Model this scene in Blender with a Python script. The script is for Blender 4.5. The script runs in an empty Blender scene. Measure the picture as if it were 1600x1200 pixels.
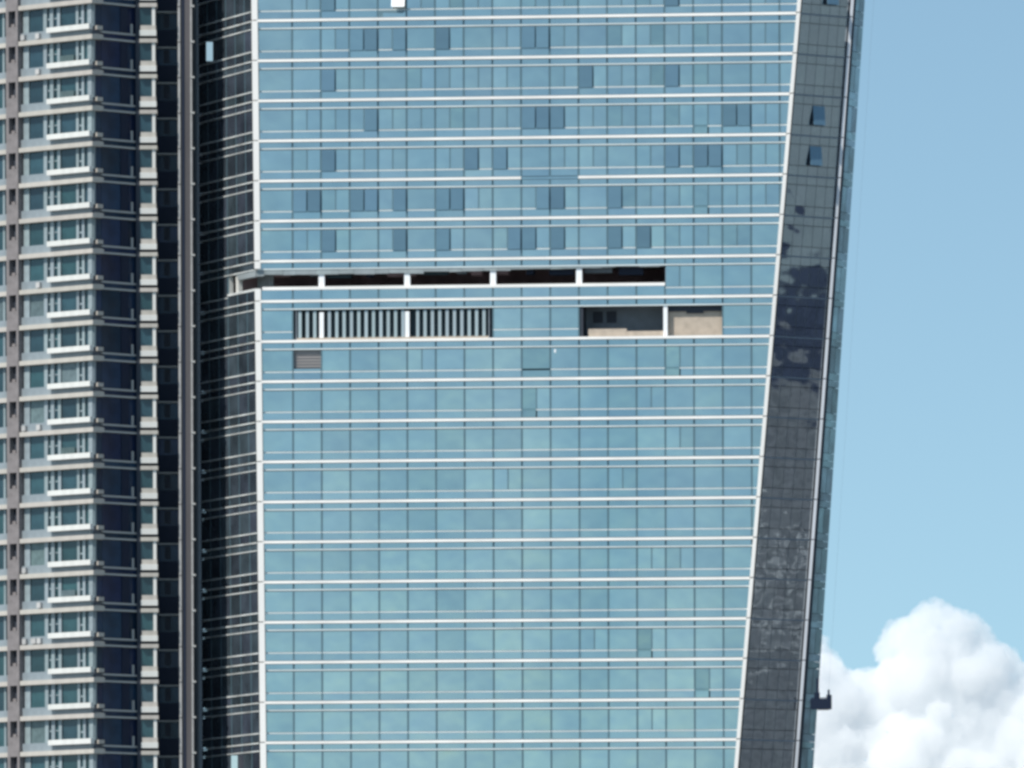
import bpy, bmesh, math, random
from math import radians, sin, cos, pi, sqrt
from mathutils import Vector, noise
random.seed(7)
S = bpy.context.scene
COL = S.collection
EYE = 10.0                       # camera height above the ground, metres

# ------------------------------------------------------------------ camera
cam_data = bpy.data.cameras.new("camera")
cam = bpy.data.objects.new("camera", cam_data); COL.objects.link(cam)
cam_data.sensor_width = 36.0
cam_data.lens = 17500 / 1600 * 36.0          # long telephoto, towers stand 1 km off
cam_data.shift_y = (1950 - 600) / 1600
cam_data.clip_start = 1.0
cam_data.clip_end = 40000.0
cam.location = (0, 0, EYE)
cam.rotation_mode = 'QUATERNION'
from mathutils import Matrix
cam.rotation_quaternion = (Matrix.Rotation(radians(90), 4, 'X') @ Matrix.Rotation(-0.0025, 4, 'Z')).to_quaternion()
S.camera = cam

# ------------------------------------------------------------------ sky, sun, exposure
SUN_EL, SUN_AZ = radians(47), radians(49)     # azimuth measured to the left of straight behind the camera
to_sun = Vector((-sin(SUN_AZ) * cos(SUN_EL), -cos(SUN_AZ) * cos(SUN_EL), sin(SUN_EL)))
W = bpy.data.worlds.new("World"); S.world = W; W.use_nodes = True
nt = W.node_tree; nt.nodes.clear()
wo = nt.nodes.new('ShaderNodeOutputWorld'); bg = nt.nodes.new('ShaderNodeBackground')
sky = nt.nodes.new('ShaderNodeTexSky'); sky.sky_type = 'NISHITA'; sky.sun_disc = False
sky.sun_elevation = SUN_EL
sky.sun_rotation = math.atan2(to_sun.x, to_sun.y)
sky.altitude = 0; sky.air_density = 1.0; sky.dust_density = 0.3; sky.ozone_density = 3.0
bg.inputs['Strength'].default_value = 0.10
tint = nt.nodes.new('ShaderNodeVectorMath'); tint.operation = 'MULTIPLY'; tint.inputs[1].default_value = (1.265, 1.30, 1.10)
tc = nt.nodes.new('ShaderNodeTexCoord'); mp = nt.nodes.new('ShaderNodeMapping')
mp.inputs['Location'].default_value = (0, 0, 0.10)
mp.inputs['Scale'].default_value = (1, 1, 1.5)
nrm = nt.nodes.new('ShaderNodeVectorMath'); nrm.operation = 'NORMALIZE'
nt.links.new(tc.outputs['Generated'], mp.inputs['Vector'])
nt.links.new(mp.outputs['Vector'], nrm.inputs[0])
nt.links.new(nrm.outputs[0], sky.inputs['Vector'])
nt.links.new(sky.outputs[0], tint.inputs[0]); nt.links.new(tint.outputs[0], bg.inputs['Color'])
nt.links.new(bg.outputs[0], wo.inputs['Surface'])
sd = bpy.data.lights.new("sun", 'SUN'); sd.energy = 3.6; sd.angle = radians(0.5); sd.color = (1.0, 0.95, 0.87)
so = bpy.data.objects.new("sun", sd); COL.objects.link(so)
so.rotation_euler = to_sun.to_track_quat('Z', 'Y').to_euler()
so.location = (-400, -400, 600)
S.view_settings.view_transform = 'Standard'; S.view_settings.look = 'None'
S.view_settings.gamma = 1; S.view_settings.use_curve_mapping = False
S.view_settings.exposure = 0.35
S.cycles.filter_width = 3.1                  # a soft long lens
S.cycles.max_bounces = 24; S.cycles.volume_bounces = 20; S.cycles.diffuse_bounces = 4; S.cycles.glossy_bounces = 4

# ------------------------------------------------------------------ materials
def mat(name, col, rough=0.6, metal=0.0, spec=0.5, vary=0.0, noise_amt=0.0, noise_scale=1.0, bump=0.0, bump_scale=0.5,
        streak=False, band=0.0):
    m = bpy.data.materials.new(name); m.use_nodes = True
    t = m.node_tree; b = t.nodes['Principled BSDF']
    b.inputs['Roughness'].default_value = rough
    b.inputs['Metallic'].default_value = metal
    b.inputs['Specular IOR Level'].default_value = spec
    c = (*col, 1)
    b.inputs['Base Color'].default_value = c
    prev = None
    geo = t.nodes.new('ShaderNodeTexCoord')
    if vary or noise_amt:
        base = t.nodes.new('ShaderNodeRGB'); base.outputs[0].default_value = c
        prev = base.outputs[0]
        if vary:
            oi = t.nodes.new('ShaderNodeObjectInfo')
            hs = t.nodes.new('ShaderNodeHueSaturation')
            m1 = t.nodes.new('ShaderNodeMapRange'); m1.inputs['To Min'].default_value = 1 - vary; m1.inputs['To Max'].default_value = 1 + vary
            t.links.new(oi.outputs['Random'], m1.inputs['Value'])
            t.links.new(m1.outputs[0], hs.inputs['Value'])
            mu = t.nodes.new('ShaderNodeMath'); mu.operation = 'MULTIPLY'; mu.inputs[1].default_value = 37.7
            fr = t.nodes.new('ShaderNodeMath'); fr.operation = 'FRACT'
            m2 = t.nodes.new('ShaderNodeMapRange'); m2.inputs['To Min'].default_value = 0.5 - min(vary, .12) * .22; m2.inputs['To Max'].default_value = 0.5 + min(vary, .12) * .14
            t.links.new(oi.outputs['Random'], mu.inputs[0]); t.links.new(mu.outputs[0], fr.inputs[0])
            t.links.new(fr.outputs[0], m2.inputs['Value']); t.links.new(m2.outputs[0], hs.inputs['Hue'])
            t.links.new(prev, hs.inputs['Color']); prev = hs.outputs[0]
        if noise_amt:
            nz = t.nodes.new('ShaderNodeTexNoise'); nz.inputs['Scale'].default_value = noise_scale; nz.inputs['Detail'].default_value = 5
            src = geo.outputs['Object']
            if streak:
                mm = t.nodes.new('ShaderNodeMapping'); mm.inputs['Scale'].default_value = (1, 1, .12)
                t.links.new(src, mm.inputs['Vector']); src = mm.outputs[0]
            t.links.new(src, nz.inputs['Vector'])
            mr = t.nodes.new('ShaderNodeMapRange'); mr.inputs['From Min'].default_value = .3; mr.inputs['From Max'].default_value = .7
            mr.inputs['To Min'].default_value = 1 - noise_amt; mr.inputs['To Max'].default_value = 1 + noise_amt
            t.links.new(nz.outputs['Fac'], mr.inputs['Value'])
            mx = t.nodes.new('ShaderNodeVectorMath'); mx.operation = 'SCALE'
            t.links.new(prev, mx.inputs[0]); t.links.new(mr.outputs[0], mx.inputs['Scale']); prev = mx.outputs[0]
        if band:                       # slow drift painted into the glass colour for soft cloud reflections
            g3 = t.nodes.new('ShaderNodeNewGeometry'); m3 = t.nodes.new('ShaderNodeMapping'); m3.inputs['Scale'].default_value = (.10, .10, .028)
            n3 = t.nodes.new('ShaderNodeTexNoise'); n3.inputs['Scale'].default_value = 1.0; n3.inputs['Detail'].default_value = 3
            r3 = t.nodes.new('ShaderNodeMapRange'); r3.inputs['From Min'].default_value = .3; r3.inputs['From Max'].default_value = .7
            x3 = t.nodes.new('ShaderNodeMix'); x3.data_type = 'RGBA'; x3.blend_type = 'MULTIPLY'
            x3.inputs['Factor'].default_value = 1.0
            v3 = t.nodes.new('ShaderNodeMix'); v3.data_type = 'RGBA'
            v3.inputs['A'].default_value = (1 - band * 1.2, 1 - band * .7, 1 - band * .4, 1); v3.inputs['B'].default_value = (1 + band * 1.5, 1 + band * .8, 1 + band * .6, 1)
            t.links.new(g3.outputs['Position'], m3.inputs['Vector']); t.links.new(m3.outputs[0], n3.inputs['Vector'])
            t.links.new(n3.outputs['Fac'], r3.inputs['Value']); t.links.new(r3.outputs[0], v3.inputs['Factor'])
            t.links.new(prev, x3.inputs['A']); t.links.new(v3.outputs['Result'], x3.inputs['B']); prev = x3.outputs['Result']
        t.links.new(prev, b.inputs['Base Color'])
    if bump:
        nz = t.nodes.new('ShaderNodeTexNoise'); nz.inputs['Scale'].default_value = bump_scale; nz.inputs['Detail'].default_value = 1.5
        g2 = t.nodes.new('ShaderNodeNewGeometry')
        t.links.new(g2.outputs['Position'], nz.inputs['Vector'])
        bp = t.nodes.new('ShaderNodeBump'); bp.inputs['Strength'].default_value = 1.0; bp.inputs['Distance'].default_value = bump
        t.links.new(nz.outputs['Fac'], bp.inputs['Height']); t.links.new(bp.outputs[0], b.inputs['Normal'])
    return m

M = dict(
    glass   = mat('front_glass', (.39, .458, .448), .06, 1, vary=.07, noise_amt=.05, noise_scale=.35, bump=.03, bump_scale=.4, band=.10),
    glassd  = mat('front_glass_open', (.365, .435, .42), .06, 1, vary=.14, bump=.03, bump_scale=.5),
    faint   = mat('front_glass_dimmer', (.355, .42, .42), .06, 1, vary=.06, bump=.03, bump_scale=.4),
    spand   = mat('spandrel_glass', (.38, .448, .457), .10, 1, vary=.06, noise_amt=.04, noise_scale=.4, bump=.025, bump_scale=.4, band=.10),
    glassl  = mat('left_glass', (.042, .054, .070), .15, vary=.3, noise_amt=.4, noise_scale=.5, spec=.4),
    glassb  = mat('rear_bay_glass', (.13, .175, .21), .25, 1, vary=.3, noise_amt=.4, noise_scale=.5, bump=.02),
    glassr  = mat('right_glass', (.43, .475, .51), .05, 1, vary=.04, bump=.065, bump_scale=.33),
    alu     = mat('white_aluminium', (.90, .865, .82), .45, noise_amt=.10, noise_scale=.22, streak=True),
    alu2    = mat('grey_aluminium', (.55, .58, .58), .45, noise_amt=.08, noise_scale=.6),
    thin    = mat('thin_trim', (.66, .72, .72), .4, noise_amt=.12, noise_scale=.25),
    mull    = mat('mullion_metal', (.11, .19, .23), .4),
    lav     = mat('rear_fin_metal', (.60, .62, .66), .5, noise_amt=.2, noise_scale=.4, streak=True),
    mirror  = mat('sash_glass', (1.0, .90, .80), .08, 1),
    curtain = mat('curtained_glass', (.10, .14, .145), .25, vary=.3, noise_amt=.2, noise_scale=2),
    backt   = mat('plant_wall', (.03, .06, .075), .7),
    fascia  = mat('fascia_board', (.27, .31, .32), .6, vary=.12, noise_amt=.15, noise_scale=.8),
    sash    = mat('awning_glass', (.14, .25, .34), .2),
    fbar2   = mat('flank_trim_metal', (.19, .23, .28), .5),
    fbar    = mat('flank_bar', (.085, .10, .115), .4),
    bodyw   = mat('rendered_wall', (.11, .125, .15), .85, noise_amt=.15, noise_scale=.4),
    sidet   = mat('side_trim_metal', (.60, .62, .61), .5, noise_amt=.35, noise_scale=.4),
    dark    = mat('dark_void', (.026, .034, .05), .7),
    conc    = mat('concrete', (.32, .31, .29), .8, noise_amt=.15, noise_scale=.8),
    innerw  = mat('inner_wall', (.26, .18, .19), .9, noise_amt=.3, noise_scale=.5),
    greyw   = mat('grey_wall', (.16, .19, .22), .85, noise_amt=.12, noise_scale=1.2),
    beige   = mat('beige_wall', (.44, .37, .30), .85, noise_amt=.12, noise_scale=1.5),
    louvre  = mat('louvre', (.34, .42, .45), .5, vary=.08),
    vent    = mat('vent_grille', (.30, .28, .27), .6, vary=.1),
    white   = mat('white_panel', (.9, .9, .9), .35),
    slab    = mat('cream_slab', (.46, .43, .385), .75, vary=.06, noise_amt=.10, noise_scale=1.1, streak=True),
    parapet = mat('white_parapet', (.66, .655, .62), .6, vary=.04, noise_amt=.08, noise_scale=1.3, streak=True),
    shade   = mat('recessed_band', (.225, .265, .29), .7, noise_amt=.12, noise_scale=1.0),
    post    = mat('window_post', (.25, .30, .32), .5, vary=.1, noise_amt=.1, noise_scale=2),
    pane    = mat('flat_glass', (.020, .052, .064), .08, vary=.35, noise_amt=.35, noise_scale=.6, spec=.6),
    paned   = mat('dark_glass', (.017, .034, .074), .2, vary=.3, noise_amt=.4, noise_scale=.5, spec=.25),
    pier    = mat('brown_pier', (.20, .18, .18), .8, noise_amt=.2, noise_scale=1.5),
    ledge   = mat('shaded_ledge', (.42, .42, .40), .7),
    char    = mat('charcoal_wall', (.085, .078, .082), .7, noise_amt=.35, noise_scale=.35, streak=True),
    edge    = mat('pale_edge', (.40, .39, .38), .6, noise_amt=.3, noise_scale=.5),
    navy    = mat('navy_paint', (.014, .022, .045), .5, spec=.2),
    steel   = mat('cable_steel', (.25, .25, .26), .4, 1),
)

# ------------------------------------------------------------------ helpers
class Mesh:
    def __init__(self, org=(0, 0, 0)):
        self.v = []; self.f = []; self.o = Vector(org)
    def hexa(self, p):           # 8 points: 4 bottom ring, 4 top ring
        n = len(self.v); self.v += [tuple(Vector(q) - self.o) for q in p]
        self.f += [tuple(n + i for i in q) for q in ((3,2,1,0), (4,5,6,7), (0,1,5,4), (1,2,6,5), (2,3,7,6), (3,0,4,7))]
    def box(self, x0, x1, y0, y1, z0, z1):
        self.hexa([(x0,y0,z0), (x1,y0,z0), (x1,y1,z0), (x0,y1,z0), (x0,y0,z1), (x1,y0,z1), (x1,y1,z1), (x0,y1,z1)])
    def prism(self, ring0, ring1):   # two matching rings of points
        n = len(self.v); k = len(ring0)
        self.v += [tuple(Vector(q) - self.o) for q in ring0] + [tuple(Vector(q) - self.o) for q in ring1]
        self.f.append(tuple(range(n + k - 1, n - 1, -1))); self.f.append(tuple(range(n + k, n + 2 * k)))
        for i in range(k):
            j = (i + 1) % k; self.f.append((n + i, n + j, n + k + j, n + k + i))
    def data(self, name, m):
        me = bpy.data.meshes.new(name); me.from_pydata(self.v, [], self.f)
        me.materials.append(m); return me
    def build(self, name, m, parent=None, loc=(0, 0, 0)):
        return link(name, self.data(name, m), parent, loc)

def link(name, me, parent=None, loc=(0, 0, 0), rot=None):
    o = bpy.data.objects.new(name, me); COL.objects.link(o); o.location = loc
    if rot: o.rotation_euler = rot
    if parent: o.parent = parent
    return o
def thing(name, label, cat, loc, group=None):
    o = bpy.data.objects.new(name, None); COL.objects.link(o); o.location = loc
    o['label'] = label; o['category'] = cat
    if group: o['group'] = group
    return o

# ================================================================== setting
def ground_mesh():
    me = bpy.data.meshes.new('ground')
    s = 30000
    me.from_pydata([(-s,-s,0),(s,-s,0),(s,s,0),(-s,s,0)], [], [(0,1,2,3)])
    return me
g = link('ground', ground_mesh()); g['kind'] = 'structure'
g.data.materials.append(mat('ground_city', (.22, .25, .26), .9, noise_amt=.25, noise_scale=.004))

# ================================================================== the cloud bank
def cloud():
    R = random.Random(11)
    D = 9000.0; u = D / 17500.0              # metres per photo pixel out there
    def P(px, py):
        xx, vv = px - 800, 1950 - py
        return ((xx + .0025 * vv) * u, (vv - .0025 * xx) * u + EYE)
    prof = [(900,1030),(980,1000),(1060,1030),(1130,1000),(1200,1010),(1250,985),(1285,985),(1300,1000),(1318,1035),(1332,1044),(1347,1040),(1358,1047),
            (1363,1010),(1375,980),(1392,962),(1405,961),(1415,962),(1422,948),(1436,938),(1452,932),(1468,931),(1485,939),(1510,948),(1532,958),(1547,972),
            (1560,992),(1570,1006),(1581,1003),(1592,1013),(1610,1035),(1650,1060),(1700,1040),(1760,1070),(1840,1100),(1900,1140)]
    bm = bmesh.new(); bmesh.ops.create_icosphere(bm, subdivisions=3, radius=1.0)
    unit = [v.co.copy() for v in bm.verts]; ufaces = [[v.index for v in f.verts] for f in bm.faces]; bm.free()
    cv, cf = [], []
    def ball(px, py, r, dy=0):
        x, z = P(px, py); n = len(cv); c = Vector((x, D + dy, z)); r *= u
        cv.extend([tuple(c + q * r) for q in unit]); cf.extend([[n + i for i in f] for f in ufaces])
    def top(px):
        for (a, b), (c, d) in zip(prof, prof[1:]):
            if a <= px <= c: return b + (d - b) * (px - a) / (c - a)
        return 1200
    px = 890
    while px < 1910:                          # solid heart
        t = max(top(px + o_) for o_ in (-50, -25, 0, 25, 50))
        for q in range(6): ball(px, t + 66 + q * 62, 52, -q * 14 * u)
        px += 26
    px = 900
    while px < 1900:                          # rim lumps
        t = top(px)
        for rr in (R.uniform(10, 17), R.uniform(22, 34)):
            tt = max(top(px - rr * .75), t, top(px + rr * .75))
            ball(px, tt + rr * 1.0, rr, -R.uniform(0, 12) * u)
        px += R.uniform(6, 10)
    for _ in range(170):                      # billows on the near side
        px = R.uniform(900, 1900); t = max(top(px - 25), top(px), top(px + 25))
        d_ = R.random() ** .8 * 330; r = R.uniform(20, 52)
        d_ = max(d_, r * 1.05)
        ball(px, t + d_, r, -(14 + min(60, d_ * .28)) * R.uniform(.8, 1.1) * u)
    me = bpy.data.meshes.new('cloud'); me.from_pydata(cv, [], cf)
    o = link('cloud', me)
    rm = o.modifiers.new('remesh', 'REMESH'); rm.mode = 'VOXEL'; rm.voxel_size = 1.5 * u
    sm = o.modifiers.new('smooth', 'SMOOTH'); sm.factor = .6; sm.iterations = 4
    def tex(name, size, depth):
        tx = bpy.data.textures.new(name, 'CLOUDS'); tx.noise_scale = size; tx.noise_depth = depth; return tx
    for n_, sz, st in (('billow', 22 * u, 13 * u), ('puff', 11 * u, 9 * u), ('wisp', 4.5 * u, 3.5 * u)):
        dm = o.modifiers.new(n_, 'DISPLACE'); dm.texture = tex(n_, sz, 3); dm.strength = st; dm.mid_level = .55
        dm.texture_coords = 'GLOBAL'
    m = bpy.data.materials.new('cloud_vapour'); m.use_nodes = True
    t = m.node_tree; t.nodes.clear()
    out = t.nodes.new('ShaderNodeOutputMaterial'); vs = t.nodes.new('ShaderNodeVolumeScatter')
    vs.inputs['Color'].default_value = (.9998, .9975, .983, 1); vs.inputs['Density'].default_value = .065; vs.inputs['Anisotropy'].default_value = -.3
    t.links.new(vs.outputs[0], out.inputs['Volume'])
    o.data.materials.append(m)
    for p in o.data.polygons: p.use_smooth = True
    rm.use_smooth_shade = True
    o['kind'] = 'stuff'; o['label'] = 'white cumulus cloud bank low in the sky right of the tower'
cloud()

# ================================================================== glass tower
ZK0, HS = 109.6 + EYE, 3.581          # ledge k lies at ZK0 - HS*k
ZT, ZB = 111.2 + EYE, 42.8 + EYE      # reference heights for the leaning edges
def lerp2(top, bot):
    def f(z):
        t = (ZT - z) / (ZT - ZB); return Vector((top[0] + (bot[0] - top[0]) * t, top[1] + (bot[1] - top[1]) * t))
    return f
FY = lambda X: 1000 - (X + 22.8) * .1069
cA = lerp2((-28.1, 1012.5), (-27.9, 1012.5))
XL = lambda z: -22.81 + (ZT - z) * .0092
XR = lambda z: 25.86 - (ZT - z) * .0848
cB = lambda z: Vector((XL(z), FY(XL(z))))
cC = lambda z: Vector((XR(z), FY(XR(z))))
cD = lerp2((30.46, 998.3), (25.27, 998.9))
cD2 = lerp2((30.85, 998.75), (25.75, 999.35))
cE = lerp2((31.80, 1001.2), (27.05, 1001.9))
cG = lerp2((24, 1022), (20, 1022))
cH = lerp2((-22, 1026), (-22, 1026))
ZTOP, ZLOW = ZK0 + 11 * HS, 0.0
ORG = Vector((0, 1005, 0))
tower = thing('glass_tower', 'tall leaning blue glass tower with white ledges, the wide one beside the sky', 'skyscraper', ORG)
NF = Vector((-.1063, -.9943))
def fp(X, n, z): return (X + NF.x * n, FY(X) + NF.y * n, z)
def clip(poly, side):               # clip an (X,z) polygon to the leaning edge of the front
    out = []
    def d(p):
        return (XR(p[1]) - .12 - p[0]) if side == 'R' else (p[0] - XL(p[1]) - .12)
    for i in range(len(poly)):
        a, b = poly[i], poly[(i + 1) % len(poly)]; da, db = d(a), d(b)
        if da >= 0: out.append(a)
        if da * db < 0:
            t = da / (da - db); out.append((a[0] + (b[0] - a[0]) * t, a[1] + (b[1] - a[1]) * t))
    return out
def area(p): return abs(sum(p[i][0] * p[(i+1) % len(p)][1] - p[(i+1) % len(p)][0] * p[i][1] for i in range(len(p)))) / 2
def fprism(mb, poly, n0, n1):
    mb.prism([fp(x, n0, z) for x, z in poly], [fp(x, n1, z) for x, z in poly])
def rect(x0, x1, z0, z1): return [(x0, z0), (x1, z0), (x1, z1), (x0, z1)]
def cl(poly):
    p = clip(poly, 'R')
    return clip(p, 'L') if p else p
XM = [-19.35 + 2.552 * i for i in range(18)]
BW = 2.552
Zk = lambda k: ZK0 - HS * k
KMIN, KMAX = -1, 18
GAP = .075
# ---- pane table
faint = set()
dark_halves = {0: '2L 2R 3R 5L 5R 8L 8R 11L 12R 14L', 1: '1L 4L 10L 13L 12R 14L', 2: '2R 5R 8L 8R 9L 11L 13L 14L 15L 15R', 3: '1L 6L 7L 13L 14L 14R 12L',
               4: '0L 0R 2L 2R 3R 5L 5R 8R 9L 11L 11R 14L', 5: '1L 3R 5L 7R 8L 9L 11L 12L 13L 15L 15R', -1: '1L 5R 8L 9R 12L 13L'}
tilt_halves = {0: '2L 2R 3R 5L 8L 8R', 1: '1L 13L 10L', 2: '2R 8L 8R 9L 15L 15R', 3: '1L 6L 7L 13L 14L 14R', 4: '0L 0R 2L 2R 3R 5L 5R 8R 9L 11L',
               5: '1L 3R 5L 7R 8L 9L 11L 12L', -1: '1L 13L'}
mids = {0: '9 16', 1: '2 5 6 7 9', 2: '0 3', 3: '0 3 9 10', 4: '13 15', 5: '0', 6: '13', 8: '4', 9: '12', 10: '13', 11: '7 11', 13: '12 13', 15: '10', 17: '12'}
deep = {8: '8 13L', 9: '8L', 2: '14L', 4: '14L', 15: '12L', 16: '14L'}       # darker all the way down
semi = {0: '15', 1: '15', 9: '11', 10: '14', 11: '9 12', 13: '11 14', 15: '9', 3: '8', 5: '10', 6: '15'}
RM = random.Random(3)
for k_ in range(-1, 6):
    for c_ in range(17):
        if RM.random() < .42 and not any(str(c_) + q in dark_halves.get(k_, '').split() for q in 'LR') and str(c_) not in mids.get(k_, '').split() and str(c_) not in semi.get(k_, '').split():
            mids[k_] = mids.get(k_, '') + ' ' + str(c_)
            if RM.random() < .22: faint.add((k_, str(c_) + RM.choice('LR')))
def has(tab, k, key): return key in tab.get(k, '').split()
# openings in the front: (k, X0, X1, depth below ledge k top, bottom)
VOIDS = {6: [(-99, XM[13], .62, HS - 1.28)], 7: [(XM[0] + .35, XM[7] - .45, .84, 3.32), (XM[10] + .2, XM[15], .74, HS - .16)], 8: [(XM[0], XM[1], .80, 2.45)]}
def in_void(k, x0, x1, d0, d1):
    xm, dm = (x0 + x1) / 2, (d0 + d1) / 2
    return any(a < xm < b and c < dm < d for a, b, c, d in VOIDS.get(k, []))
cache = {}
def small_pane(name, w, h, m):
    key = (name, round(w, 3), round(h, 3), m.name)
    if key not in cache:
        mb = Mesh(); ux, uy = .9943, -.1063
        def q(a, n, z): return (ux * a + NF.x * n, uy * a + NF.y * n, z)
        mb.hexa([q(-w/2,0,-h), q(w/2,0,-h), q(w/2,-.05,-h), q(-w/2,-.05,-h), q(-w/2,0,0), q(w/2,0,0), q(w/2,-.05,0), q(-w/2,-.05,0)])
        cache[key] = mb.data(name, m)
    return cache[key]
def put(name, x0, x1, z1, z0, m, n=0.0, tilt=0.0, extra=None):
    """a rectangular piece of front glass between x0..x1, hanging from z1 down to z0"""
    w = (x1 - x0) * 1.0057; h = z1 - z0; xm = (x0 + x1) / 2
    me = small_pane(name, w, h, m)
    p = Vector(fp(xm, n, z1)) - ORG
    j = random.gauss(0, .005)
    o = link(name, me, tower, p)
    ax = Vector((.9943, -.1063, 0))
    from mathutils import Quaternion
    o.rotation_mode = 'QUATERNION'
    o.rotation_quaternion = Quaternion(Vector((0, 0, 1)), random.gauss(0, .004)) @ Quaternion(ax, -(tilt + j))
    return o
edges = {'window_pane': Mesh(ORG), 'spandrel_panel': Mesh(ORG)}
counts = {'window_pane': 0, 'spandrel_panel': 0}
for k in range(KMIN, KMAX + 1):
    zt = Zk(k)
    for c in range(-1, 18):
        x0 = XM[c] if c >= 0 else -23.2
        x1 = XM[c + 1] if c < 17 else 26.4
        if c == -1: x0 = XL(zt - 2) + .12
        full = area(cl(rect(x0, x1, zt - 2.65, zt - .82))) if (cl(rect(x0, x1, zt - 2.65, zt - .82))) else 0
        if full < .05: continue
        key = str(c)
        a, b = x0 + GAP, x1 - GAP
        clipped = full < .985 * (x1 - x0) * 1.83 or c == -1
        zones = [('window_pane', .82, 2.65), ('spandrel_panel', 2.80, HS - .17)]
        for name, d0, d1 in zones:
            if in_void(k, x0, x1, d0, d1) or (k == 6 and c < 13): continue
            if clipped:
                poly = cl(rect(a, b, zt - d1, zt - d0))
                if len(poly) > 2 and area(poly) > .03:
                    mb = Mesh(ORG); fprism(mb, poly, -.05, 0)
                    if counts[name] < 300 and area(poly) > .8:
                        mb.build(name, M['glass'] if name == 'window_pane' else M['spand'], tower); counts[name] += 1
                    else: fprism(edges[name], poly, -.05, 0)
                continue
            halves = any(has(t, k, key + s) for t in (dark_halves, deep) for s in 'LR') or has(mids, k, key)
            if halves and (name == 'window_pane' or has(deep, k, key + 'L')):
                xm = (x0 + x1) / 2 + .03
                for s, p0, p1 in (('L', a, xm - .06), ('R', xm + .06, b)):
                    dk = has(dark_halves, k, key + s) or has(deep, k, key + s)
                    tl = has(tilt_halves, k, key + s) and name == 'window_pane'
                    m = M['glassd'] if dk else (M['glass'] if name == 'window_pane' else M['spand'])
                    if (k, key + s) in faint: m = M['faint']
                    if tl:
                        put('casement_sash', p0, p1, zt - d0, zt - d1 - .12, m, .10, radians(random.uniform(3.0, 4.2)))
                    else:
                        put('casement_sash' if name == 'window_pane' else name, p0, p1, zt - d0, zt - d1, m, .02 if dk else 0)
            else:
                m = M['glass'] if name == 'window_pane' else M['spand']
                tl = 0
                if has(deep, k, key): m = M['glassd']; 
                if has(semi, k, key): tl = radians(.5)
                if counts[name] < 300:
                    put(name, a, b, zt - d0, zt - d1, m, 0, tl); counts[name] += 1
                else:
                    fprism(edges[name], rect(a, b, zt - d1, zt - d0), -.05, 0)
for name, mb in edges.items():
    if mb.v:
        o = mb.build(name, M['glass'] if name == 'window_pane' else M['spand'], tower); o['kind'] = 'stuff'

# ---- mullions
for i, x in enumerate(XM):
    runs = []
    for k in range(KMIN, KMAX + 1):
        zt = Zk(k)
        segs = [(.15, HS + .15)]
        if k == 6 and i <= 13: segs = [(.15, .6), (HS - 1.02, HS + .15)]
        if k == 7 and (1 <= i <= 6): segs = [(.15, .82)]
        if k == 7 and (11 <= i <= 14): segs = [(.15, .72)]
        for d0, d1 in segs:
            if runs and abs(runs[-1][0] - (zt - d0)) < .01: runs[-1][0] = zt - d1
            else: runs.append([zt - d1, zt - d0])
    for za, zb in runs:
        p = clip(rect(x - .045, x + .045, za, zb), 'R')
        if len(p) > 2 and area(p) > .02:
            mb = Mesh(ORG); fprism(mb, p, -.25, .012); mb.build('mullion', M['mull'], tower)
mbm = Mesh(ORG)
for k in range(KMIN, KMAX + 1):          # slim bars between the half panes
    zt = Zk(k)
    for c in range(0, 17):
        key = str(c)
        if any(has(t, k, key + s) for t in (dark_halves, deep) for s in 'LR') or has(mids, k, key):
            if in_void(k, XM[c], XM[c+1], .82, 2.65): continue
            xm = (XM[c] + XM[c+1]) / 2 + .03
            p = clip(rect(xm - .05, xm + .05, zt - 2.65, zt - .82), 'R')
            if len(p) > 2: fprism(mbm, p, -.2, .01)
mbm.build('glazing_bar', M['mull'], tower)['kind'] = 'stuff'

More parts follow.
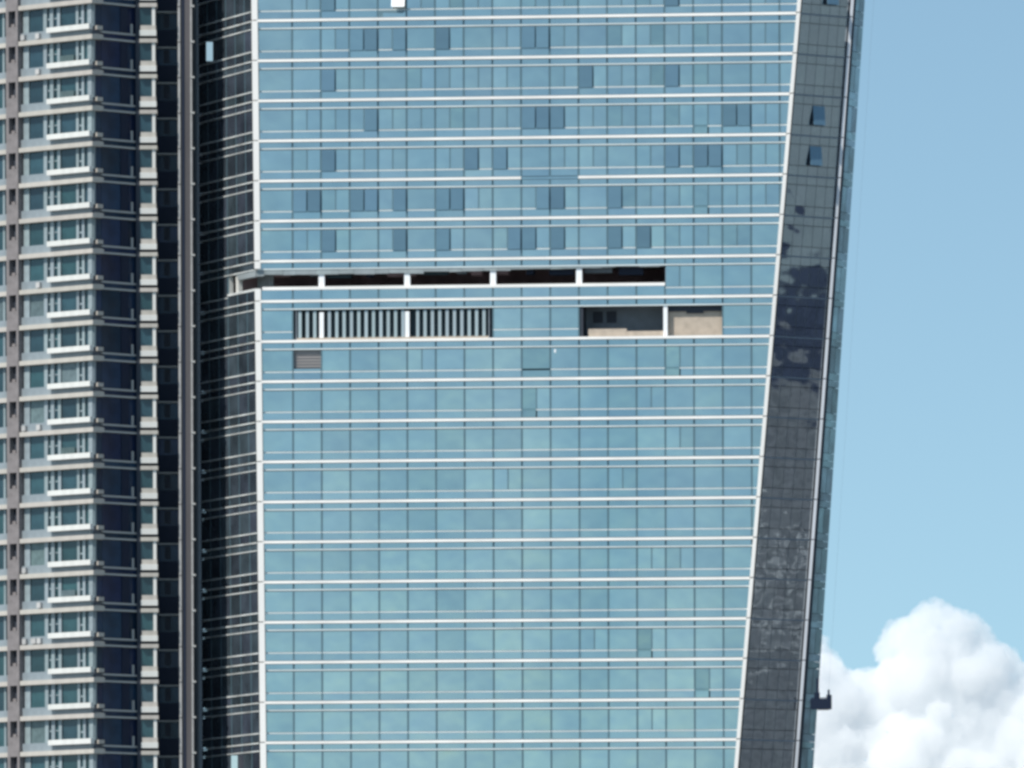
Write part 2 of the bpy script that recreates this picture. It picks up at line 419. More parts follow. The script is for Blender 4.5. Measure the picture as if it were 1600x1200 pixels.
# ---- header glass, trims, ledges
def face_pt(P, Q, t, n, z):
    a, b = P(z), Q(z); d = b - a; p = a + d * t; nn = Vector((d.y, -d.x)).normalized()
    return (p.x + nn.x * n, p.y + nn.y * n, z)
def fbox(mb, P, Q, t0, t1, n0, n1, z0, z1):
    mb.hexa([face_pt(P,Q,t0,n1,z0), face_pt(P,Q,t1,n1,z0), face_pt(P,Q,t1,n0,z0), face_pt(P,Q,t0,n0,z0),
             face_pt(P,Q,t0,n1,z1), face_pt(P,Q,t1,n1,z1), face_pt(P,Q,t1,n0,z1), face_pt(P,Q,t0,n0,z1)])
def tX(x, z): return (x - XL(z)) / (XR(z) - XL(z))
HG, ST, SD = Mesh(ORG), Mesh(ORG), Mesh(ORG)
for k in range(KMIN, KMAX + 2):
    zt = Zk(k)
    mb = Mesh(ORG)
    if k == 4:
        fbox(mb, cB, cC, .0065, tX(XM[8], zt), -.3, .30, zt - .115, zt + .115)
        mb.build('white_ledge', M['alu'], tower); mb = Mesh(ORG)
        fbox(mb, cB, cC, tX(XM[10], zt), .9955, -.3, .30, zt - .115, zt + .115)
        mb.build('white_ledge', M['alu'], tower)
        m2 = Mesh(ORG); fbox(m2, cB, cC, tX(XM[8], zt) + .0006, tX(XM[10], zt) - .0006, -.3, .04, zt - .115, zt + .115); m2.build('ledge_infill', M['spand'], tower)
    else:
        fbox(mb, cB, cC, .0065, .9955, -.3, .30, zt - .115, zt + .115)
        mb.build('white_ledge', M['alu'], tower)
    if k > KMAX: break
    # header glass strip
    mb = Mesh(ORG)
    for c in range(-1, 18):
        x0 = (XM[c] if c >= 0 else -23.2) + GAP; x1 = (XM[c + 1] if c < 17 else 26.4) - GAP
        p = cl(rect(x0, x1, zt - .62, zt - .15))
        if len(p) > 2 and area(p) > .02: fprism(HG, p, -.05, 0)
    # thin upper trim and sill trim
    mb = Mesh(ORG)
    fprism(mb, cl(rect(-24, 27, zt - .75, zt - .64)), -.2, .07)
    o = mb.build('upper_trim', M['thin'], tower)
    for c in range(-1, 18):
        x0 = (XM[c] if c >= 0 else -23.2) + .05; x1 = (XM[c + 1] if c < 17 else 26.4) - .05
        if in_void(k, x0, x1, 2.6, 2.9) or (k == 6 and c < 13): continue
        key = str(c)
        if has(deep, k, key): continue
        xm = (x0 + x1) / 2
        for s, u0, u1 in (('L', x0, xm), ('R', xm + .001, x1)):
            if has(tilt_halves, k, key + s) or has(deep, k, key + s): u0, u1, dd = u0, u1, .0
            else: dd = .04
            p = cl(rect(u0, u1, zt - 2.78, zt - 2.68)) 
            if len(p) > 2 and area(p) > .01: fprism(ST if dd else SD, p, -.1, .03 if dd else -.02)

for mb_, n_, m_ in ((HG, 'header_glass', 'spand'), (ST, 'sill_trim', 'thin'), (SD, 'sash_sill', 'glassd')):
    mb_.build(n_, M[m_], tower)['kind'] = 'stuff'

# ---- floor slabs and the dark fit-out behind the glass
def ring(z, inset):
    c = Vector((0, 1010)); out = []
    for f in (cA, cB, cC, cD2, cE, cG, cH):
        p = f(z); d = p - c; out.append(c + d * (1 - inset / d.length))
    return out
for k in range(KMIN, KMAX + 2):
    z = Zk(k); mb = Mesh(ORG)
    r = ring(z, .5)
    mb.prism([(p.x, p.y, z - .12) for p in r], [(p.x, p.y, z + .12) for p in r])
    mb.build('floor_slab', M['conc'], tower)
for k in range(KMIN, KMAX + 1):
    z1, z0 = Zk(k) - .13, Zk(k + 1) + .13
    mb = Mesh(ORG)
    if k not in (6, 7, 8):
        fbox(mb, cB, cC, .005, .995, -.7, -.45, z0, z1)
    elif k == 6:
        fbox(mb, cB, cC, tX(XM[13] + .1, z0), .995, -.7, -.45, z0, z1)
    elif k == 7:
        for a, b in ((-22.6, XM[0] + .3), (XM[7] - .4, XM[10] + .1), (XM[15] + .1, 24)):
            fbox(mb, cB, cC, max(.005, tX(a, z0)), min(.995, tX(b, z0)), -.7, -.45, z0, z1)
    else:
        fbox(mb, cB, cC, .005, tX(XM[0] - .05, z0), -.7, -.45, z0, z1)
        fbox(mb, cB, cC, tX(XM[1] + .05, z0), .995, -.7, -.45, z0, z1)
    if k == 6: fbox(mb, cA, cB, .01, .44, -.7, -.4, z0, z1)
    else: fbox(mb, cA, cB, .01, .985, -.7, -.4, z0, z1)
    fbox(mb, cC, cD, .04, .98, -.7, -.4, z0, z1)
    fbox(mb, cD2, cE, .06, .98, -.6, -.35, z0, z1)
    fbox(mb, cE, cG, .0, 1, -.6, -.3, z0, z1); fbox(mb, cG, cH, 0, 1, -.6, -.3, z0, z1); fbox(mb, cH, cA, 0, 1, -.6, -.3, z0, z1)
    mb.build('inner_wall', M['dark'], tower)

# ---- open terrace storey (k = 6)
z6, z7, z8 = Zk(6), Zk(7), Zk(8)
mb = Mesh(ORG); mb.box(-24.5, XM[13] + .6, 1007.2, 1007.6, z7 + .13, z6 - .13); 
mb.build('terrace_back_wall', M['innerw'], tower)
mb = Mesh(ORG); fprism(mb, rect(XM[13] + .02, XM[13] + .3, z7 + .13, z6 - .13), -7, -.06); mb.build('terrace_end_wall', M['greyw'], tower)
mb = Mesh(ORG); fprism(mb, rect(XL(z7) + .5, XM[13], z7 + 1.02, z7 + 1.30), -.15, .12)
mb.build('terrace_rail', M['alu'], tower)
mb = Mesh(ORG)
for c in range(-1, 13):
    x0 = (XM[c] if c >= 0 else XL(z7) + .1) + GAP; x1 = XM[c + 1] - GAP
    fprism(mb, rect(x0, x1, z7 + .16, z7 + 1.0), -.05, 0)
for c in range(-1, 13):
    x0 = (XM[c] if c >= 0 else XL(z7) + .1) + GAP; x1 = XM[c + 1] - GAP
    p0 = Mesh(ORG); fprism(p0, rect(x0, x1, z7 + .16, z7 + 1.0), -.05, 0); p0.build('parapet_glass', M['spand'], tower)
mb = Mesh(ORG); fbox(mb, cA, cB, .67, .985, -.4, .01, z6 - 1.30, z6 - .77); mb.build('terrace_fascia', M['fascia'], tower)
mb = Mesh(ORG); fprism(mb, rect(XL(z6) + .05, XL(z6) + .68, z6 - 1.30, z6 - .77), -.35, .015); mb.build('terrace_fascia', M['fascia'], tower)
mb = Mesh(ORG); fbox(mb, cA, cB, .67, .90, -2.2, -1.9, z7 + .2, z6 - .8); mb.build('corner_wall', M['fascia'], tower)
RF = random.Random(9); X = XL(z6) + .7
while X < XM[13] - .3:                        # fascia boards of uneven depth along the slot
    w_ = min(RF.uniform(1.1, 2.4), XM[13] - .1 - X)
    dd = (1.20 if X < -8 else 1.10 if X < 0 else .95 if X < 4 else .86) + RF.uniform(-.05, .05)
    mb = Mesh(ORG); fprism(mb, [(X, z6 - dd - RF.uniform(-.03, .03)), (X + w_ - .02, z6 - dd), (X + w_ - .02, z6 - .76), (X, z6 - .76)], -.35, .02 + RF.uniform(-.01, .01))
    mb.build('terrace_fascia', M['fascia'], tower); X += w_
X = XL(z6) + 1.4
while X < XM[13] - 2:                         # ducts and pipes under the ceiling
    w_ = RF.uniform(.5, 2.6)
    mb = Mesh(ORG); fprism(mb, rect(X, X + w_, z6 - RF.uniform(1.15, 1.5), z6 - .7), -RF.uniform(1.6, 3.2), -1.2); mb.build('duct_or_shade_strip', M[RF.choice(['greyw', 'backt', 'innerw', 'navy'])], tower)
    X += w_ + RF.uniform(.3, 2.2)
for i in (1, 4, 7, 10):
    mb = Mesh(ORG); fprism(mb, rect(XM[i] - .26, XM[i] + .26, z7 + 1.0, z6 - .76), -.62, -.12); mb.build('white_column', M['white'], tower)
for X in (-19.8, -13.2, -5.4, 2.2):        # plant and lockers standing back in the shade
    mb = Mesh(ORG); mb.box(X, X + 2.2, 1004.6, 1005.8, z7 + .12, z7 + 1.75); mb.build('plant_cabinet', M['greyw'], tower)

# ---- louvred plant storey (k = 7)
mb = Mesh(ORG); fprism(mb, rect(XM[0] + .2, XM[7] - .3, z8 + .13, z7 - .2), -1.9, -1.5); mb.build('plant_room_wall', M['backt'], tower)
for xs in (XM[0] + .30, XM[7] - .36):
    mb = Mesh(ORG); fprism(mb, rect(xs - .05, xs + .05, z8 + .13, z7 - .7), -1.5, -.05); mb.build('reveal', M['greyw'], tower)
x = XM[0] + .62
lme = small_pane('louvre_slat', .28, 2.45, M['louvre'])
while x < XM[7] - .5:
    if min(abs(x - XM[1]), abs(x - XM[4])) > .3:
        o = link('louvre_slat', lme, tower, Vector(fp(x, -.12, z7 - .86)) - ORG)
        mb = Mesh(ORG)
    x += .657
for i in (1, 4):
    mb = Mesh(ORG); fprism(mb, rect(XM[i] - .19, XM[i] + .19, z8 + .15, z7 - 1.0), -.6, -.06); mb.build('white_column', M['white'], tower)
mb = Mesh(ORG); fprism(mb, rect(XM[0] + .35, XM[7] - .4, z8 + .14, z8 + .30), -.3, -.04); mb.build('louvre_sill', M['beige'], tower)
# open rooms to the right on the same storey
mb = Mesh(ORG); fprism(mb, rect(XM[10] + .1, XM[13] - .1, z8 + .13, z7 - .2), -3.2, -2.8); rw = mb.build('recess_wall', M['greyw'], tower)
for a in (XM[10] + 1.0, XM[10] + 2.2):
    mb = Mesh(ORG); fprism(mb, rect(a, a + .85, z7 - 2.0, z7 - 1.0), -2.78, -2.70); mb.build('recess_window', M['dark'], rw)
mb = Mesh(ORG); fprism(mb, rect(XM[10] + .12, XM[10] + .35, z8 + .13, z7 - .74), -2.8, -.06); mb.build('reveal', M['dark'], tower)
mb = Mesh(ORG); fprism(mb, rect(XM[10] + .8, XM[12] - .9, z8 + .14, z8 + .85), -.55, -.3); fprism(mb, rect(XM[12] - .9, XM[13] - .1, z8 + .14, z8 + .62), -.55, -.32)
mb.build('low_beige_wall', M['beige'], tower)
mb = Mesh(ORG); fprism(mb, rect(XM[13] - .05, XM[15] - .02, z8 + .14, z7 - .7), -.95, -.62); mb.build('beige_wall', M['beige'], tower)
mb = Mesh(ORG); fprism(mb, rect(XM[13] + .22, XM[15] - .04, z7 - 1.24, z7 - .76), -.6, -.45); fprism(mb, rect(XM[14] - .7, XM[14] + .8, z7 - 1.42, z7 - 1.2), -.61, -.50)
mb.build('duct_or_shade_strip', M['dark'], tower)  # dark boxes stand in for the slab's shade along the beige wall's top
mb = Mesh(ORG); fprism(mb, rect(XM[13] - .16, XM[13] + .20, z8 + .15, z7 - .76), -.5, -.04); mb.build('white_column', M['white'], tower)
# vent in the bay below
mb = Mesh(ORG); fprism(mb, rect(XM[0] + .06, XM[1] - .06, z8 - 2.42, z8 - .8), -.42, -.30); vg = mb.build('vent_grille', M['vent'], tower)
gm = small_pane('vent_slat', BW - .3, .05, M['vent'])
for q in range(5): link('vent_slat', gm, vg, Vector(fp(XM[0] + BW / 2, -.22, z8 - 1.15 - q * .27)) - ORG)
mb = Mesh(ORG); fprism(mb, rect(XM[0] + .08, XM[1] - .08, z8 - 2.65, z8 - 2.45), -.05, 0); mb.build('vent_sill', M['spand'], tower)

# ---- the storey above: a top-hung sash standing open, and its lit blind
zt = Zk(-1)
mb = Mesh(ORG); xa, xb = XM[3] + 1.28, XM[4] - .1
mb.prism([fp(xa, .12, zt - 1.0), fp(xb, .12, zt - 1.0), fp(xb, .75, zt - 2.55), fp(xa, .75, zt - 2.55)],
         [fp(xa, .05, zt - 1.0), fp(xb, .05, zt - 1.0), fp(xb, .68, zt - 2.58), fp(xa, .68, zt - 2.58)])
osh = mb.build('open_sash', M['white'], tower); osh['label'] = 'white opened sash standing out from the glass'
mb = Mesh(ORG); fprism(mb, [(XM[3] + .1, zt - 3.38), (XM[3] + .1, zt - 2.72), (XM[4] + .1, zt - 2.70), (XM[4] - .3, zt - 3.05), (XM[3] + .45, zt - 3.0), (XM[3] + .45, zt - 3.38)], .0, .02)
mb.build('sash_shadow', M['mull'], osh)  # flat dark shape laid on the glass as the open sash's shadow
mb = Mesh(ORG)
fprism(mb, rect(XM[9] + .35, XM[9] + .5, Zk(8) - 1.25, Zk(8) - .95), .0, .12); mb.build('white_dot', M['white'], tower)  # small white box standing out from the glass

# ---- left face: dark glass, pale trims
NL = 6
for k in range(KMIN, KMAX + 1):
    zt = Zk(k)
    for c in range(NL):
        t0, t1 = c / NL + .006, (c + 1) / NL - .006
        if c == NL - 1: t1 = .955
        if not (k == 6 and c >= 3):
            mb = Mesh(ORG); fbox(mb, cA, cB, t0, t1, -.05, 0, zt - 2.65, zt - .82); mb.build('side_pane', M['glassl'], tower)
        if not (k == 6 and c >= 3):
            mb = Mesh(ORG); fbox(mb, cA, cB, t0, t1, -.05, 0, zt - HS + .15, zt - 2.78); mb.build('side_spandrel', M['glassl'], tower)
        elif k == 6:
            mb = Mesh(ORG); fbox(mb, cA, cB, t0, t1, -.05, 0, zt - HS + .15, zt - HS + 1.0); mb.build('side_spandrel', M['glassl'], tower)
    mb = Mesh(ORG); fbox(mb, cA, cB, .003, .955, -.05, -.003, zt - .62, zt - .13); mb.build('side_header', M['glassl'], tower)
    def strim(*a_):
        mb = Mesh(ORG); fbox(mb, cA, cB, *a_); mb.build('side_trim', M['sidet'], tower)
    strim(.0, .96, -.3, .09, zt - .055, zt + .055)
    strim(.0, .96, -.3, .07, zt - .75, zt - .66)
    if k == 6:
        strim(.0, .5, -.3, .07, zt - 2.77, zt - 2.66); strim(.5, .97, -.3, .07, zt - HS + 1.0, zt - HS + 1.2)
    else: strim(.0, .96, -.3, .07, zt - 2.77, zt - 2.66)
for c in range(1, NL):
    runs = [(Zk(KMAX + 1), Zk(KMIN))] if c < 4 else [(Zk(6), Zk(KMIN)), (Zk(KMAX + 1), Zk(7) + 1.0)]
    for za, zb in runs:
        mb = Mesh(ORG); fbox(mb, cA, cB, c / NL - .0035, c / NL + .0035, -.2, .012, za, zb); mb.build('side_mullion', M['mull'], tower)
for t in (.46, .62):
    mb = Mesh(ORG); fbox(mb, cA, cB, t, t + .045, -.5, -.1, z7 + 1.1, z6 - .8); mb.build('white_column', M['parapet'], tower)
def casement(k, t, w):
    zt = Zk(k)
    a = Vector(face_pt(cA, cB, t, .03, zt - .88))
    d = Vector((-w, -.10, 0)); nn = Vector((0, -.05, 0)); z0 = zt - 2.60
    ring0 = [a, a + d, a + d + nn, a + nn]
    mb = Mesh(ORG); mb.hexa([(p.x, p.y, z0) for p in ring0] + [(p.x, p.y, a.z) for p in ring0])
    o = mb.build('open_casement', M['mirror'], tower); o['label'] = 'white casement swung open on the dark side face'
    mb = Mesh(ORG); fbox(mb, cA, cB, t + .012, t + .095, .003, .02, z0, a.z); mb.build('open_window_gap', M['dark'], tower)
casement(0, .27, .58); casement(18, .60, .58)

# ---- corner fins, storey by storey
def fin(P, side, w0, w1, n0, n1, name='corner_fin', m='alu'):
    for k in range(KMIN, KMAX + 1):
        z1, z0 = Zk(k) - .0, Zk(k + 1) + .09
        if P is cB and k == 6:
            for za, zb in ((z1 - .65, z1), (z0, z7 + 1.15)): 
                _f(P, w0, w1, n0, n1, za, zb, name, m)
            continue
        _f(P, w0, w1, n0, n1, z0, z1, name, m)
def _f(P, w0, w1, n0, n1, z0, z1, name, m):
    mb = Mesh(ORG)
    def c(z, w, n): p = P(z); return (p.x + w, p.y - n, z)
    mb.hexa([c(z0,w0,n1), c(z0,w1,n1), c(z0,w1,n0), c(z0,w0,n0), c(z1,w0,n1), c(z1,w1,n1), c(z1,w1,n0), c(z1,w0,n0)])
    mb.build(name, M[m], tower)
fin(cB, 'L', -.18, .36, -.35, .36)
fin(cC, 'R', -.20, .13, -.4, .36)
fin(cD, 'D', .02, .29, -.3, .25, 'rear_fin', 'lav')

# ---- right face, in shade, mirrors the city to the right
NR = 5
for k in range(KMIN, KMAX + 1):
    zt = Zk(k)
    for c in range(NR):
        t0, t1 = .05 + .93 * c / NR + .004, .05 + .93 * (c + 1) / NR - .004
        mb = Mesh(ORG); fbox(mb, cC, cD, t0, t1, -.05, 0, zt - 2.65, zt - .82); mb.build('flank_pane', M['glassr'], tower)
        mb = Mesh(ORG); fbox(mb, cC, cD, t0, t1, -.05, 0, zt - HS + .07, zt - 2.70); mb.build('flank_spandrel', M['glassr'], tower)
        mb = Mesh(ORG); fbox(mb, cC, cD, t0, t1, -.05, 0, zt - .77, zt - .07); mb.build('flank_header', M['glassr'], tower)
    mb = Mesh(ORG); fbox(mb, cC, cD, .03, .985, -.3, .03, zt - .05, zt + .05); mb.build('flank_trim', M['fbar2'], tower)
for k, tt in ((2, .42), (3, .42), (-1, .5)):
    zt = Zk(k); w = .22
    mb = Mesh(ORG)
    q = lambda t, n, z: face_pt(cC, cD, t, n, z)
    mb.hexa([q(tt,.42,zt-2.6), q(tt+w,.42,zt-2.6), q(tt+w,.36,zt-2.6), q(tt,.36,zt-2.6), q(tt,.07,zt-.9), q(tt+w,.07,zt-.9), q(tt+w,.02,zt-.9), q(tt,.02,zt-.9)])
    o = mb.build('awning_sash', M['sash'], tower)
    mb = Mesh(ORG); fbox(mb, cC, cD, tt - .01, tt + w + .01, .003, .015, zt - 2.62, zt - .88); mb.build('open_window_gap', M['dark'], tower)
for c in range(1, NR):
    mb = Mesh(ORG); t = .05 + .93 * c / NR; fbox(mb, cC, cD, t - .0038, t + .0038, -.06, -.012, Zk(KMAX + 1), Zk(KMIN)); mb.build('flank_mullion', M['fbar'], tower)
# groove and the slim rear bay
mb = Mesh(ORG); fbox(mb, cC, cC, 0, 0, 0, 0, 0, 0) if False else None
for k in range(KMIN, KMAX + 1):
    zt = Zk(k); z0 = Zk(k + 1)
    mb = Mesh(ORG)
    a0, a1, b0, b1 = cD(z0), cD(zt), cD2(z0), cD2(zt)
    mb.hexa([(a0.x+.30,a0.y+.35,z0), (b0.x+.12,b0.y+.05,z0), (b0.x+.1,b0.y+.5,z0), (a0.x+.1,a0.y+.8,z0), (a1.x+.30,a1.y+.35,zt), (b1.x+.12,b1.y+.05,zt), (b1.x+.1,b1.y+.5,zt), (a1.x+.1,a1.y+.8,zt)])
    mb.build('dark_groove', M['dark'], tower)
    for t0, t1 in ((.06, .50), (.53, .995)):
        mb = Mesh(ORG); fbox(mb, cD2, cE, t0, t1, -.05, 0, zt - HS + .72, zt - .62); mb.build('rear_bay_pane', M['glassb'], tower)
    mb = Mesh(ORG); fbox(mb, cD2, cE, .06, .995, -.05, -.001, zt - .56, zt - .0); mb.build('rear_bay_header', M['glassb'], tower)
    mb = Mesh(ORG); fbox(mb, cD2, cE, .06, .995, -.05, -.001, zt - HS + .03, zt - HS + .68)
    mb.build('rear_bay_spandrel', M['glassb'], tower)

# ---- storeys above and below the ones in view
for name, za, zb in (('upper_storeys', Zk(KMIN) + .16, ZTOP), ('lower_storeys', ZLOW, Zk(KMAX + 1) - .16)):
    mb = Mesh(ORG)
    fs = (cA, cB, cC, cD, cE, cG, cH)
    mb.prism([(*f(za), za) for f in fs], [(*f(zb), zb) for f in fs])
    mb.build(name, M['spand'], tower)
mb = Mesh(ORG)
for k in list(range(-11, KMIN)) + list(range(KMAX + 2, 33)):
    zt = Zk(k)
    if zt < 1: break
    fbox(mb, cB, cC, 0, 1, 0.002, .3, zt - .115, zt + .115); fbox(mb, cA, cB, 0, 1, 0.002, .09, zt - .07, zt + .07); fbox(mb, cC, cD, 0, 1, 0.002, .06, zt - .05, zt + .05)
mb.build('outer_ledges', M['alu'], tower)['kind'] = 'stuff'
mb = Mesh(ORG)
for i, x in enumerate(XM):
    for za, zb in ((Zk(KMIN) + .2, ZTOP), (ZLOW, Zk(KMAX + 1) - .2)):
        p = clip(rect(x - .045, x + .045, za, zb), 'R')
        if len(p) > 2: fprism(mb, p, .001, .014)
mb.build('outer_mullions', M['mull'], tower)['kind'] = 'stuff'
# roof davit that carries the cradle
mb = Mesh(ORG); dz = ZTOP
tE = cE(ZTOP)
for X in (-.3, .69):
    xx = tE.x + .1 + X
    mb.box(xx - .15, xx + .15, tE.y - 3.0, tE.y + 5, dz + 1.8, dz + 2.2)
mb.box(tE.x - .4, tE.x + 1.0, tE.y + 4.6, tE.y + 5.0, dz + .0, dz + 1.795)
mb.build('roof_davit', M['alu2'], tower)

# ================================================================== maintenance cradle
gx, gy, gz = 27.66, 998.4, 47.95 + EYE
cr = thing('maintenance_cradle', 'dark window-cleaning cradle hanging on cables at the right edge of the glass tower', 'cradle', (gx, gy, gz))
def cb(name, m, *boxes):
    mb = Mesh()
    for b_ in boxes: mb.box(*b_)
    return mb.build(name, M[m], cr)
cb('floor', 'navy', (-.9, .9, -.35, .35, 0, .08))
cb('front_panel', 'navy', (-.88, .88, -.38, -.34, .02, .95), (-.86, .86, -.37, -.35, .98, 1.04))
cb('back_panel', 'navy', (-.88, .88, .34, .38, .02, .95))
for s in (-1, 1): cb('end_panel', 'navy', (s*.92-.03, s*.92+.03, -.33, .33, .02, 1.25 if s > 0 else .9))
cb('hanger', 'navy', (-.42, -.18, -.10, .10, .9, 2.75), (-.60, -.1, -.12, .12, .9, 1.5))
cb('hanger', 'navy', (.50, .90, -.16, .16, .8, 1.3), (.60, .78, -.08, .08, 1.25, 1.75))
for X, zz in ((-.3, 2.7), (.69, 1.7)):       # the cables follow the lean of the tower up to the davit
    top = cE(ZTOP) + Vector((.1 + X, -2.6)) - Vector((gx, gy)); H = ZTOP + 1.85 - gz; e = .005
    mb = Mesh(); mb.hexa([(X-e,-e,zz), (X+e,-e,zz), (X+e,e,zz), (X-e,e,zz), (top.x-e,top.y-e,H), (top.x+e,top.y-e,H), (top.x+e,top.y+e,H), (top.x-e,top.y+e,H)])
    mb.build('cable', M['steel'], cr)
cb('bumper', 'slab', (-.3, .7, -.2, .2, -.07, -.005))

# ================================================================== apartment tower on the left
KX, KY = -37.18, 1000.0
OB = Vector((KX, KY, 0))
apt = thing('apartment_tower', 'cream and glass apartment tower with stacked balconies, at the far left beside the glass tower', 'apartment block', OB)
LD = Vector((-.735, .678)); RD = Vector((.72, .694))
LN = Vector((-.678, -.735)); RN = Vector((.694, -.72))
LS = .0777; RS = .0794             # metres along the wall per photo pixel
def lp(s, n): return Vector((KX, KY)) + LD * s + LN * n      # s metres left of the corner
def rp(s, n): return Vector((KX, KY)) + RD * s + RN * n
ZJ0, HJ = 111.4 + EYE, 3.189
JV = range(-1, 24)                 # storeys in view
def wbox(mb, P, s0, s1, n0, n1, z0, z1):
    c = [P(s0, n1), P(s1, n1), P(s1, n0), P(s0, n0)]
    mb.hexa([(p.x, p.y, z0) for p in c] + [(p.x, p.y, z1) for p in c])
OZ = Vector((KX, KY, ZJ0))
def storey_part(name, m, *boxes, js=JV, label=None, under=None):
    mb = Mesh(OZ)
    for b_ in boxes:
        if b_[0] == 'b': mb.box(*b_[1:5], b_[5] + ZJ0, b_[6] + ZJ0)
        else: wbox(mb, b_[0], *b_[1:5], b_[5] + ZJ0, b_[6] + ZJ0)
    me = mb.data(name, M[m])
    out = {}
    for j in js:
        out[j] = link(name, me, under[j] if isinstance(under, dict) else (under or apt), (0, 0, 0 if isinstance(under, dict) else ZJ0 - HJ * j))
    return out
LX = lambda px: (146 - px) * LS
RX = lambda px: (px - 146) * RS
T = HJ - .22                       # underside of the slab above
# slabs: left face in two runs (the brown pier interrupts it), corner return, right face
storey_part('floor_slab_edge', 'slab', (lp, -.55, LX(33), -.5, .62, -.20, .20), (rp, -.0, .8, -.5, .56, -.199, .199))
storey_part('floor_slab_edge', 'slab', (lp, LX(12), LX(-90), -.5, .50, -.20, .20))
storey_part('balcony_parapet', 'parapet', (lp, -.35, LX(81), .35, .80, .68, 1.14))
storey_part('parapet_return', 'slab', (rp, .25, .95, .0, .30, .70, 1.05), (rp, .1, .95, .0, .25, .22, .30))
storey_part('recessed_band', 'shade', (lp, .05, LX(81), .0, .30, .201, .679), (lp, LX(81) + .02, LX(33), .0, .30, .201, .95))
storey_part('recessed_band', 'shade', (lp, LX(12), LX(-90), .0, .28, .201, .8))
# windows of the left face: pane then posts
RC = random.Random(21)
def window(P, a, b, z0, m='pane', n=0.0, name='window_pane', js=JV):
    cur = [j for j in js if b - a > .5 and RC.random() < .09]
    storey_part(name, m, (P, a, b, n - .06, n, z0, T), js=[j for j in js if j not in cur])
    if cur: storey_part(name, 'curtain', (P, a, b, n - .06, n, z0, T), js=cur)
for a, b, z0 in ((44, 68, .96), (74, 78.5, .96), (84, 90, 1.15), (95, 120, 1.15), (125, 129.5, 1.15), (134, 139, 1.15), (3.5, 8.5, .82), (-12, 0, .82), (-40, -20, .82), (-70, -46, .82)):
    window(lp, LX(b), LX(a), z0)
for a, b, z0, n in ((34.5, 43.5, .96, .10), (68, 73.5, .96, .16), (78.5, 84, .4, .16), (90, 94.5, 1.14, .12), (120.5, 124.5, 1.14, .12), (129.5, 133.5, 1.14, .12), (8.5, 12.5, .8, .12),
                 (0.2, 3.3, .8, .08), (-20, -12, .8, .12), (-46, -40, .8, .12)):
    storey_part('window_post', 'post', (lp, LX(b), LX(a), -.06, n, z0, T + .02))
storey_part('corner_post', 'post', (lp, .0, LX(139.5), -.06, .14, 1.0, T + .02), (rp, .0, .22, -.06, .10, 1.0, T + .02))
for a_, b_, za, zb in ((84.2, 94, 1.95, 2.05), (74.2, 78.4, 1.9, 2.05), (124.7, 133.5, 1.7, 1.85)):
    storey_part('transom', 'post', (lp, LX(b_), LX(a_), -.04, .05, za, zb))
# brown pier with its dark niche
storey_part('pier_wall', 'pier', (lp, LX(32.5), LX(13), -.4, .66, -.20, 1.55), (lp, LX(17.5), LX(13), -.4, .66, 1.551, T + .02), (lp, LX(32.5), LX(29), -.4, .66, 1.551, T + .02))
niche = storey_part('niche', 'dark', (lp, LX(29), LX(17.5), -.4, .1, 1.551, T + .01))
storey_part('air_conditioner', 'pier', (lp, LX(24), LX(18.5), .12, .4, 1.552, 1.85), under=niche)
RA = random.Random(33)
for a_, b_ in ((50, 58), (60, 66), (36, 42)):
    storey_part('air_conditioner', 'edge', (lp, LX(b_), LX(a_), .30, .58, .30, .78), js=[j for j in JV if RA.random() < .16])
storey_part('laundry_rail', 'curtain', (lp, LX(120), LX(97), .3, .36, 1.2, 1.75), js=[j for j in JV if RA.random() < .12])
# right face, in shade
storey_part('shaded_ledge', 'ledge', (rp, .81, 5.45, -.1, .22, -.14, .02))
storey_part('shaded_ledge', 'ledge', (rp, .96, 5.40, -.1, .16, .46, .62))
storey_part('dark_band', 'paned', (rp, .96, 5.40, -.1, .06, .021, .459))
for a, b in ((.3, 1.0), (1.04, 3.3), (4.25, 5.3)):
    storey_part('shaded_pane', 'paned', (rp, a, b, -.1, -.02, .63 if a > .9 else 1.06, HJ - .15))
storey_part('blind_panel', 'navy', (rp, 3.34, 4.20, -.1, .04, .63, HJ - .15))
storey_part('downpipe', 'ledge', (rp, 4.55, 4.72, -.02, .12, .63, 1.5))
# front-facing bay
bx = lambda px, q=1.0035: (px - 800 + 3.4) / 17.5 * q
B0, B1, BY = bx(219.5), bx(245), 1003.3
storey_part('bay_slab', 'slab', ('b', B0, B1 + .1, BY - .45, BY + 1.5, -.18, .17))
bpar = storey_part('bay_parapet', 'parapet', ('b', B0, B1 + .05, BY - .5, BY - .2, .42, .93))
storey_part('bay_parapet_cap', 'slab', ('b', B0 + .08, B1 + .0, BY - .40, BY - .1, .931, 1.36), under=bpar)
storey_part('bay_pane', 'pane', ('b', B0, bx(238.5), BY + .0, BY + .08, 1.37, HJ - .20))
storey_part('bay_post', 'parapet', ('b', bx(239), bx(244), BY - .30, BY + .0, 1.361, HJ - .19))
storey_part('bay_band', 'dark', ('b', B0 + .02, B1 - .02, BY + .0, BY + .1, .18, 1.36))
storey_part('bay_side', 'dark', ('b', B0 - .35, B0 - .02, BY - .1, BY + .8, .0, HJ - .01))
# recess between bay and pilaster
RY = 1008.0
storey_part('recess_slab', 'ledge', ('b', bx(246, 1.01), bx(280, 1.01), RY - .55, RY + .3, -.20, -.08))
storey_part('recess_pane', 'paned', ('b', bx(246, 1.01), bx(280, 1.01), RY, RY + .1, 1.5, HJ - .22))
rpan = storey_part('recess_panel', 'navy', ('b', bx(246, 1.01), bx(280, 1.01), RY - .05, RY + .1, -.07, 1.49))
storey_part('recess_window', 'dark', ('b', bx(258, 1.01), bx(267, 1.01), RY - .06, RY - .01, 1.7, HJ - .35), under=rpan)
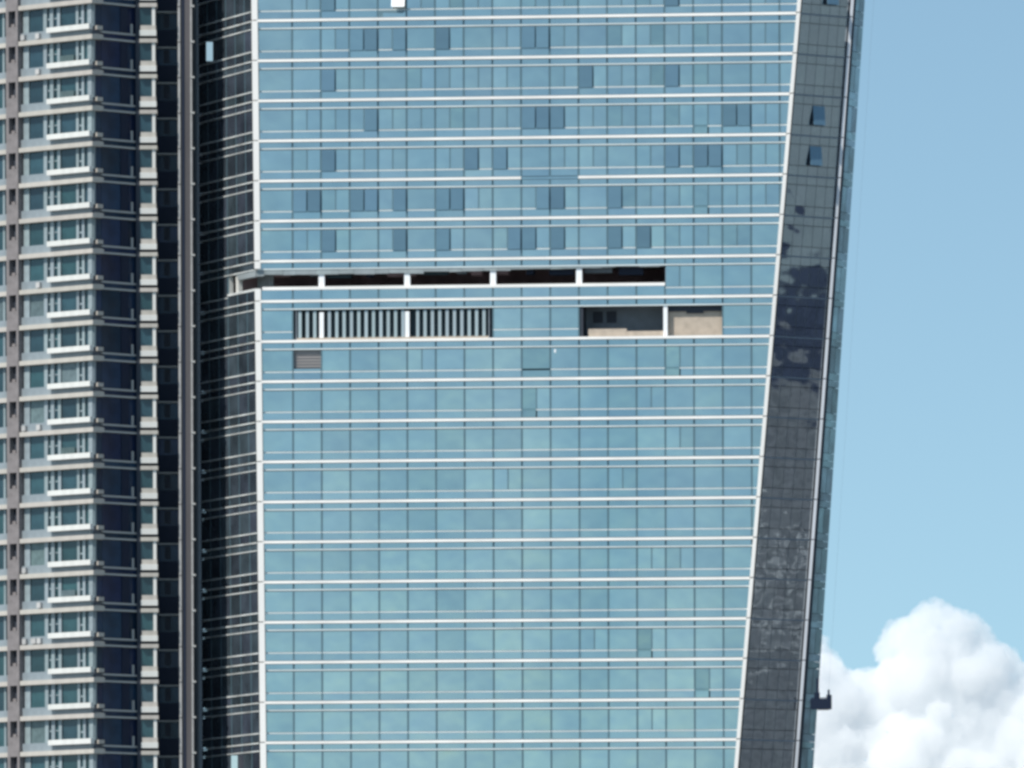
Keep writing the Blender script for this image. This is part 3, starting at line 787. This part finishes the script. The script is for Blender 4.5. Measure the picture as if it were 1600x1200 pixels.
# pilaster, full height
ztop, zlow = 128 + EYE, 0
def tall(name, m, *boxes):
    mb = Mesh(OB)
    for b_ in boxes:
        if b_[0] == 'b': mb.box(*b_[1:])
        else: wbox(mb, *b_)
    return mb.build(name, M[m], apt)
px1, px2 = bx(280.5, 1.0045), bx(302.5, 1.0045)
PY = 1004.5
pil = tall('pilaster', 'char', ('b', px1 + .1, px2 - .1, PY + .15, PY + 1.2, zlow, ztop))
storey_part('pilaster_edge', 'edge', ('b', px1 - .08, px1 + .13, PY, PY + .5, -HJ + .06, -.02), js=range(-1, 24), under=pil)
storey_part('pilaster_edge', 'edge', ('b', px2 - .24, px2 - .08, PY, PY + .5, -HJ + .06, -.02), js=range(-1, 24), under=pil)
storey_part('pilaster_bracket', 'ledge', ('b', px2 - .22, px2 + .14, PY - .05, PY + .5, -.019, .14), under=pil)
storey_part('pilaster_groove', 'navy', ('b', px1 + .32, px1 + .48, PY + .1, PY + .149, -HJ, .0), under=pil)
# the body behind all of it
mb = Mesh(OB)
pts = [lp(LX(-90), -.11), lp(0.06, -.11), rp(5.4, -.11), Vector((B0 + .1, BY + .12)), Vector((B1 - .05, BY + .12)), Vector((B1 - .05, RY + .12)), Vector((px1, RY + .12)), Vector((px1 + .6, RY + .121)), Vector((px1 + .6, 1015)), Vector((px2 - .1, 1019)), Vector((-28.42, 1036)), Vector((-55, 1036))]
mb.prism([(p.x, p.y, 0) for p in pts], [(p.x, p.y, ztop) for p in pts])
mb.build('building_body', M['bodyw'], apt)
mb = Mesh(OB)
for j in list(range(-6, -1)) + list(range(24, 38)):
    z = ZJ0 - HJ * j
    if z > ztop or z < 1: continue
    wbox(mb, lp, -.55, LX(-90), -.1, .62, z - .2, z + .2); wbox(mb, rp, .81, 5.45, -.1, .2, z - .15, z + .05)
    wbox(mb, lp, -.35, LX(81), .0, .8, z + .68, z + 1.14); mb.box(B0, B1, BY - .45, BY + .11, z - .18, z + .9)
mb.build('outer_slab_edges', M['slab'], apt)['kind'] = 'stuff'

# ================================================================== the city to the right, seen as reflections in the glass
def block(name, label, cat, cx, cy, w, d, h, wall, glass, storey, bands=None, rot=0.0):
    t = thing(name, label, cat, (cx, cy, 0)); t.rotation_euler = (0, 0, rot)
    mb = Mesh(); mb.box(-w/2, w/2, -d/2, d/2, 0, h); mb.build('wall', wall, t)
    mb = Mesh(); n = int(h / storey)
    for k in range(1, n):
        z = k * storey
        q = -d/2 + 1.2
        while q < d/2 - 2.2:
            mb.box(-w/2 - .03, -w/2 + .1, q, q + 1.9, z + .8, z + 2.4); q += 3.1
    for k in range(1, n):
        z = k * storey; q = -w/2 + 1.2
        while q < w/2 - 2.2:
            mb.box(q, q + 1.9, -d/2 - .03, -d/2 + .1, z + .8, z + 2.4); q += 3.1
    mb.build('windows', glass, t)['kind'] = 'stuff'
    if bands:
        mb = Mesh()
        R = random.Random(5)
        for z in bands:
            q = -d/2 + 1
            while q < d/2 - 3:
                if R.random() < .62: mb.box(-w/2 - 1.0, -w/2 - .04, q, q + 1.7, z, z + .6)
                q += 3.2
        mb.build('balcony_fronts', M['white'], t)['kind'] = 'stuff'
    mb = Mesh(); mb.box(-w/2 - .4, w/2 + .4, -d/2 - .4, d/2 + .4, h, h + 1.0); mb.build('roof', wall, t)
    return t
mw1 = mat('brown_facade', (.16, .172, .19), .8, noise_amt=.2, noise_scale=.2)
mg1 = mat('brown_facade_glass', (.085, .095, .11), .3)
mw2 = mat('grey_green_facade', (.22, .265, .285), .7, noise_amt=.1, noise_scale=.1)
mg2 = mat('grey_green_glass', (.15, .20, .22), .3)
mw3 = mat('navy_facade', (.03, .045, .09), .5, noise_amt=.3, noise_scale=.1)
mg3 = mat('navy_glass', (.015, .02, .04), .2)
block('brown_block', 'brown apartment block beyond the right edge, mirrored in the shaded tower flank', 'apartment block', 190, 945, 30, 90, 75 + EYE, mw1, mg1, 3.3,
      bands=[EYE + 47.5 + i * 3.1 for i in range(5)], rot=radians(8))
block('navy_block', 'dark blue block beyond the right edge, mirrored above the brown one', 'office block', 250, 935, 30, 100, 86 + EYE, mw3, mg3, 3.6, rot=radians(8))
block('grey_green_tower', 'tall grey green tower beyond the right edge, mirrored at the top of the flank', 'skyscraper', 420, 880, 50, 260, 230, mw2, mg2, 4.2, rot=radians(14))
